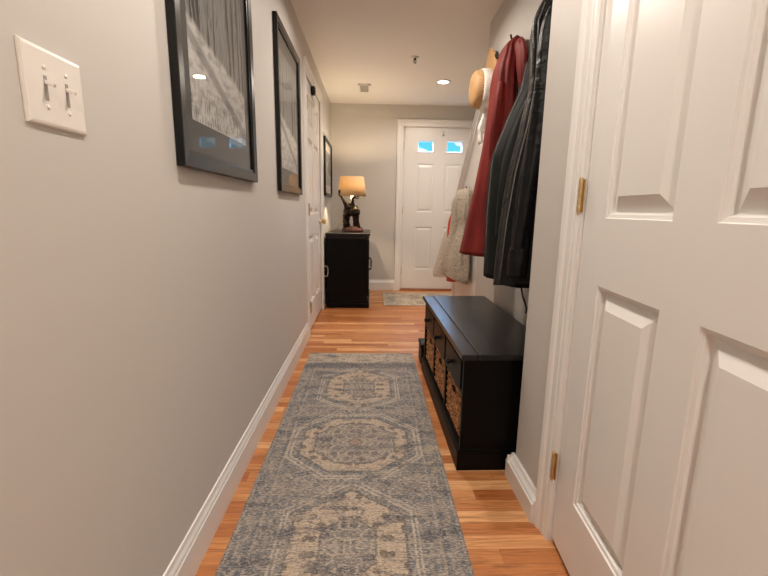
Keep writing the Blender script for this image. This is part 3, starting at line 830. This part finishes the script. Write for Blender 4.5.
# red jacket
red = empty('red_jacket', (.68, 2.50, .80), 0, 'long red jacket hanging on the wall between the hat and the dark jackets', 'jacket')
drape([(2.005, .783, 2.50, .008, .030, .05), (1.955, .755, 2.50, .034, .075, .10), (1.90, .745, 2.50, .044, .105, .115), (1.81, .730, 2.49, .058, .125, .115), (1.68, .724, 2.49, .063, .135, .13), (1.50, .718, 2.50, .070, .14, .13),
       (1.29, .703, 2.50, .085, .145, .115), (1.06, .684, 2.50, .105, .15, .115), (.81, .662, 2.50, .126, .155, .06)], 3, folds=5, hem=lambda a: .008 * math.sin(a)).build('jacket_body', M_red, red)
m = drape([(1.74, .690, 2.40, .020, .026, .05), (1.66, .684, 2.40, .030, .036, .10), (1.52, .676, 2.40, .034, .038, .14), (1.40, .674, 2.41, .032, .036, .14), (1.32, .676, 2.42, .026, .030, .06)], 11, 40, 8, 4, drift=7)
tag(m.build('sleeve', M_red, red), 'red sleeve end with creases')
m = drape([(1.955, .772, 2.39, .012, .030, .04), (1.915, .764, 2.355, .022, .055, .115), (1.86, .764, 2.325, .024, .058, .10), (1.80, .766, 2.315, .022, .052, .10), (1.73, .770, 2.31, .016, .036, .115), (1.69, .774, 2.31, .010, .020, .05)], 8, 44, 7, 4, drift=3)
tag(m.build('hood', M_red, red), 'folded red hood')
m = MB(); m.tube([(.735, 2.445, 1.945), (.715, 2.43, 1.89), (.690, 2.42, 1.82), (.676, 2.42, 1.76)], .005, 8); m.build('collar_seam', M_red, red)

# charcoal jacket
gr = empty('charcoal_jacket', (.68, 2.06, .74), 0, 'charcoal softshell jacket hanging between the red jacket and the black one', 'jacket')
drape([(1.96, .780, 2.05, .010, .030, .04), (1.86, .766, 2.05, .024, .065, .10), (1.73, .754, 2.05, .037, .095, .115), (1.61, .740, 2.06, .050, .110, .115), (1.50, .716, 2.06, .073, .115, .115), (1.37, .691, 2.06, .097, .12, .115), (1.28, .680, 2.06, .108, .122, .115),
       (1.06, .676, 2.06, .112, .125, .10), (.735, .678, 2.06, .110, .125, .05)], 21, folds=5).build('jacket_body', M_grey, gr)
m = drape([(1.56, .700, 1.975, .016, .022, .05), (1.48, .675, 1.97, .028, .034, .115), (1.32, .632, 1.965, .034, .040, .10), (1.12, .615, 1.96, .036, .040, .10), (.94, .612, 1.96, .032, .036, .06)], 5, 40, 8, 4, drift=4)
m.build('sleeve', M_grey, gr)
m = MB(); m.tube([(.700, 2.045, 1.73), (.685, 2.045, 1.61), (.640, 2.045, 1.50), (.590, 2.045, 1.37), (.568, 2.045, 1.28), (.560, 2.045, 1.06), (.564, 2.045, .78)], .0028, 8); tag(m.build('zipper', M_piping, gr), 'pale grey zipper line')

m = drape([(1.945, .772, 2.05, .016, .040, .05), (1.925, .764, 2.045, .026, .070, .115), (1.87, .752, 2.04, .034, .085, .10), (1.82, .748, 2.035, .034, .080, .115), (1.80, .752, 2.035, .026, .070, .05)], 71, 44, 6, 4, drift=3); m.build('collar', M_grey, gr)
m = MB(); m.tube([(.790, 2.035, 1.955), (.772, 2.04, 1.985), (.770, 2.05, 1.992), (.772, 2.06, 1.985), (.790, 2.065, 1.955)], .003, 8); m.build('hanging_loop', M_strap, gr)

# black nylon jacket
bk = empty('black_jacket', (.66, 1.76, .72), 0, 'black nylon jacket hanging nearest the viewer above the bench', 'jacket')
drape([(2.03, .780, 1.76, .010, .035, .04), (1.97, .758, 1.76, .032, .065, .06), (1.88, .727, 1.76, .060, .100, .10), (1.78, .704, 1.76, .084, .115, .10), (1.65, .705, 1.76, .083, .118, .115), (1.54, .707, 1.76, .081, .118, .13), (1.39, .697, 1.76, .091, .12, .13),
       (1.22, .680, 1.76, .108, .12, .115), (1.02, .668, 1.76, .120, .12, .115), (.735, .660, 1.76, .127, .12, .06)], 33, folds=5, hem=lambda a: -.02 * math.sin(a) + .01).build('jacket_body', M_nylon, bk)
m = drape([(1.80, .668, 1.68, .026, .030, .05), (1.70, .650, 1.672, .038, .040, .115), (1.45, .645, 1.668, .040, .042, .12), (1.2, .622, 1.665, .042, .044, .12), (.98, .602, 1.665, .040, .042, .12), (.89, .596, 1.665, .036, .038, .05)], 15, 40, 8, 4, drift=5)
m.build('sleeve', M_nylon, bk)
m = drape([(.915, .596, 1.665, .038, .040, .05), (.86, .594, 1.665, .041, .043, .04), (.80, .592, 1.665, .038, .040, .04)], 16, 30, 5, 4); m.build('cuff', M_nylon, bk)
m = MB(); m.tube([(.640, 1.715, 1.83), (.620, 1.715, 1.77), (.624, 1.712, 1.65), (.626, 1.712, 1.54), (.607, 1.712, 1.39), (.574, 1.712, 1.22), (.551, 1.712, 1.02), (.537, 1.712, .78)], .0026, 8); tag(m.build('zipper', M_piping, bk), 'pale zipper line')
m = MB()
pts = [(.622, 1.70, .80), (.624, 1.69, .75), (.630, 1.68, .71), (.640, 1.675, .685), (.646, 1.672, .66), (.644, 1.672, .645)]
rings = []
for i, p in enumerate(pts):
    wv = .018 - i * .0012; rings.append([(p[0] - .003 - wv*.4, p[1] - wv, p[2]), (p[0] + .003 - wv*.4, p[1] - wv, p[2]), (p[0] + .003 + wv*.4, p[1] + wv, p[2]), (p[0] - .003 + wv*.4, p[1] + wv, p[2])])
m.loft(rings, False); m.build('strap', M_strap, bk, bevel=.001)
m = drape([(2.01, .770, 1.76, .018, .045, .05), (1.985, .758, 1.755, .032, .078, .115), (1.93, .740, 1.75, .046, .095, .10), (1.87, .722, 1.745, .062, .100, .115), (1.85, .726, 1.745, .052, .090, .05)], 73, 44, 6, 4, drift=3); m.build('collar', M_nylon, bk)
m = MB(); m.tube([(.790, 1.745, 2.02), (.772, 1.75, 2.05), (.770, 1.76, 2.057), (.772, 1.77, 2.05), (.790, 1.775, 2.02)], .003, 8); m.build('hanging_loop', M_strap, bk)
hook(2.50, 1.995, 'dark hook holding the red jacket'); hook(2.05, 1.955, 'dark hook holding the charcoal jacket'); hook(1.76, 2.02, 'dark hook holding the black jacket')
hook(2.81, 2.0, 'dark hook on the wall beside the straw hat', .04)

# straw hat with a white scarf
hy, hz = 2.95, 1.85
hat = empty('straw_hat', (.76, hy, hz), 0, 'tan straw hat with a white scarf hung on the coat wall', 'hat')
m = MB()
def hr(r, x, up=1.0, lean=0):
    o = []
    for i in range(44):
        a = 2*PI*i/44; q = up if math.sin(a) > 0 else 1.0
        o.append((x - lean * max(0, math.sin(a)), hy + r * math.cos(a), hz + r * q * math.sin(a)))
    return o
m.loft([hr(.150, .7995, 1.66, .034), hr(.151, .792, 1.66, .036), hr(.138, .780, 1.4, .022), hr(.126, .774), hr(.118, .770), hr(.118, .790), hr(.135, .792, 1.4, .018)], True, False); m.build('brim', M_straw, hat)
m = MB(); m.loft([hr(.120, .774), hr(.119, .735), hr(.118, .70), hr(.112, .672), hr(.096, .656), hr(.06, .650), hr(.01, .652)], True, True); m.build('crown', M_straw, hat)
m = MB(); m.loft([hr(.121, .773), hr(.127, .768), hr(.129, .748), hr(.128, .724), hr(.124, .708), hr(.118, .708)], True, False); tag(m.build('hat_band', M_scarf, hat), 'white scarf tied round the crown')
m = MB(); m.tube([(.797, 2.86, 2.0), (.785, 2.835, 2.012), (.775, 2.81, 2.012), (.785, 2.82, 1.99), (.797, 2.87, 1.97)], .003, 8); m.build('hanging_loop', M_straw, hat)
m = MB()
for (dy, dx, ln, r0) in ((-.02, -.01, .17, .013), (-.03, -.03, .24, .016)):
    pts = []; rr = []
    for i in range(12):
        t = i / 11; pts.append((.738 + dx * t + .006 * math.sin(t * 9), hy + dy * t - .02, hz - .115 - ln * t)); rr.append(r0 * (.55 + .75 * t) * (1 + .25 * math.sin(t * 14)) if t < .97 else r0 * .4)
    m.tube(pts, rr, 12)
tag(m.build('scarf_tail', M_scarf, hat), 'hanging white scarf ends')

# fleece and what hangs with it at the end of the stair panel
fl = empty('fleece_jacket', (.70, 3.45, .45), 0, 'beige sherpa fleece jacket hanging at the stair panel', 'jacket')
drape([(1.235, .775, 3.46, .015, .05, .05), (1.215, .752, 3.46, .045, .12, .07), (1.14, .735, 3.45, .060, .18, .13), (1.02, .732, 3.45, .062, .20, .16), (.93, .737, 3.45, .055, .19, .12), (.78, .712, 3.45, .083, .23, .15),
       (.62, .702, 3.45, .096, .24, .14), (.52, .704, 3.45, .090, .24, .08)], 41, folds=4, drift=4, hem=lambda a: -.03 * math.cos(a) - .02).build('jacket_body', M_fleece, fl)
m = drape([(1.20, .715, 3.43, .03, .04, .06), (1.12, .690, 3.42, .042, .05, .10), (.98, .684, 3.42, .042, .05, .14), (.80, .672, 3.42, .05, .055, .14), (.62, .655, 3.42, .046, .05, .10), (.56, .655, 3.42, .04, .045, .06)], 44, 40, 7, 4, drift=6)
m.build('sleeve', M_fleece, fl)
m = MB(); m.tube([(.712, 3.39, 1.205), (.735, 3.385, 1.19), (.76, 3.385, 1.165), (.775, 3.385, 1.15)], .007, 8); tag(m.build('zipper', M_dark, fl), 'dark hood zipper')
og = empty('orange_jacket', (.72, 3.75, .42), 0, 'bright orange red garment showing below the beige fleece', 'jacket')
drape([(1.10, .780, 3.77, .012, .02, .03), (1.05, .755, 3.77, .036, .045, .05), (.95, .738, 3.76, .052, .055, .08), (.75, .735, 3.75, .056, .055, .08), (.55, .738, 3.74, .052, .055, .08), (.425, .735, 3.74, .045, .05, .08)], 51, 48, 8, 4).build('garment_body', M_orange, og)
cr = empty('cream_blanket', (.68, 3.92, .40), 0, 'cream fleece throw hanging low behind the beige jacket', 'blanket')
drape([(1.05, .785, 3.92, .010, .03, .03), (.98, .760, 3.92, .03, .05, .05), (.80, .725, 3.92, .058, .055, .08), (.62, .700, 3.92, .078, .06, .08), (.50, .682, 3.92, .092, .065, .08), (.44, .680, 3.92, .090, .065, .06)], 61, 56, 8, 4).build('throw_body', M_cream, cr)
for (y, z, lb) in ((3.50, 1.235, 'hook behind the beige fleece'), (3.77, 1.10, 'hook behind the orange garment'), (3.92, 1.05, 'hook behind the cream throw')): hook(y, z - .004, lb, .03)

# ------------------------------------------------------------------ small wall object over the left door
dh = empty('round_holder', (XL, 3.86, 2.09), 0, 'small black round holder on the upper part of the closet door', 'holder')
m = MB(); m.lathe([(.038, .001), (.040, .012), (.036, .030), (.020, .036), (.001, .037)], (XL - .004, 3.80, 2.035), 26, 'x'); m.build('holder_body', M_dark, dh)
m = MB(); m.tube([(XL + .006, 3.80, 2.0), (XL + .012, 3.80, 1.965), (XL + .018, 3.81, 1.93), (XL + .010, 3.81, 1.90)], [.006, .010, .012, .004], 10); m.build('hanger', M_white, dh)

# ------------------------------------------------------------------ daylight and camera
wd = bpy.data.worlds.new('daylight'); scene.world = wd; wd.use_nodes = True
g = G(wd.node_tree); bgn = wd.node_tree.nodes['Background']
gx, gy, gz = g.xyz(g.coord('Generated'))
cl = g.noise(g.scale(g.coord('Generated'), 1, 1, 1.6), 9, 3, .6)
horizon = g.mix(g.smooth(cl, .50, .56), (.16, .80, 1.0, 1), (1.3, 1.5, 1.6, 1))
g.put(g.mix(g.smooth(gz, .20, .34), horizon, (26, 64, 118, 1)), bgn.inputs[0]); bgn.inputs[1].default_value = 1.0

cd = bpy.data.cameras.new('camera'); cam = bpy.data.objects.new('camera', cd); COL.objects.link(cam); scene.camera = cam
cd.sensor_width = 36; cd.lens = 19.5715; cd.clip_start = .02
def unit(v): return Vector(v).normalized()
fp = 417.526
vy = Vector((372 - 384, 209 - 288, fp)).normalized(); vz = Vector((349 - 384, 2500 - 288, fp)).normalized()
vz = (vz - vz.dot(vy) * vy).normalized(); Zc = -vz; Xc = vy.cross(Zc)
R3 = Matrix((Xc, vy, Zc))            # camera (x right, y down, z forward) -> world
right = R3 @ Vector((1, 0, 0)); up = R3 @ Vector((0, -1, 0)); fwd = R3 @ Vector((0, 0, 1))
M4 = Matrix((right, up, -fwd)).transposed().to_4x4(); M4.translation = (0, 0, 1.06)
cam.matrix_world = M4
vs_ = scene.view_settings; vs_.view_transform = 'Standard'; vs_.look = 'None'; vs_.exposure = 0; vs_.gamma = 1; vs_.use_curve_mapping = False
scene.cycles.max_bounces = 10; scene.cycles.diffuse_bounces = 6; scene.cycles.use_denoising = True
scene.cycles.sample_clamp_indirect = 6; scene.cycles.caustics_reflective = False; scene.cycles.caustics_refractive = False
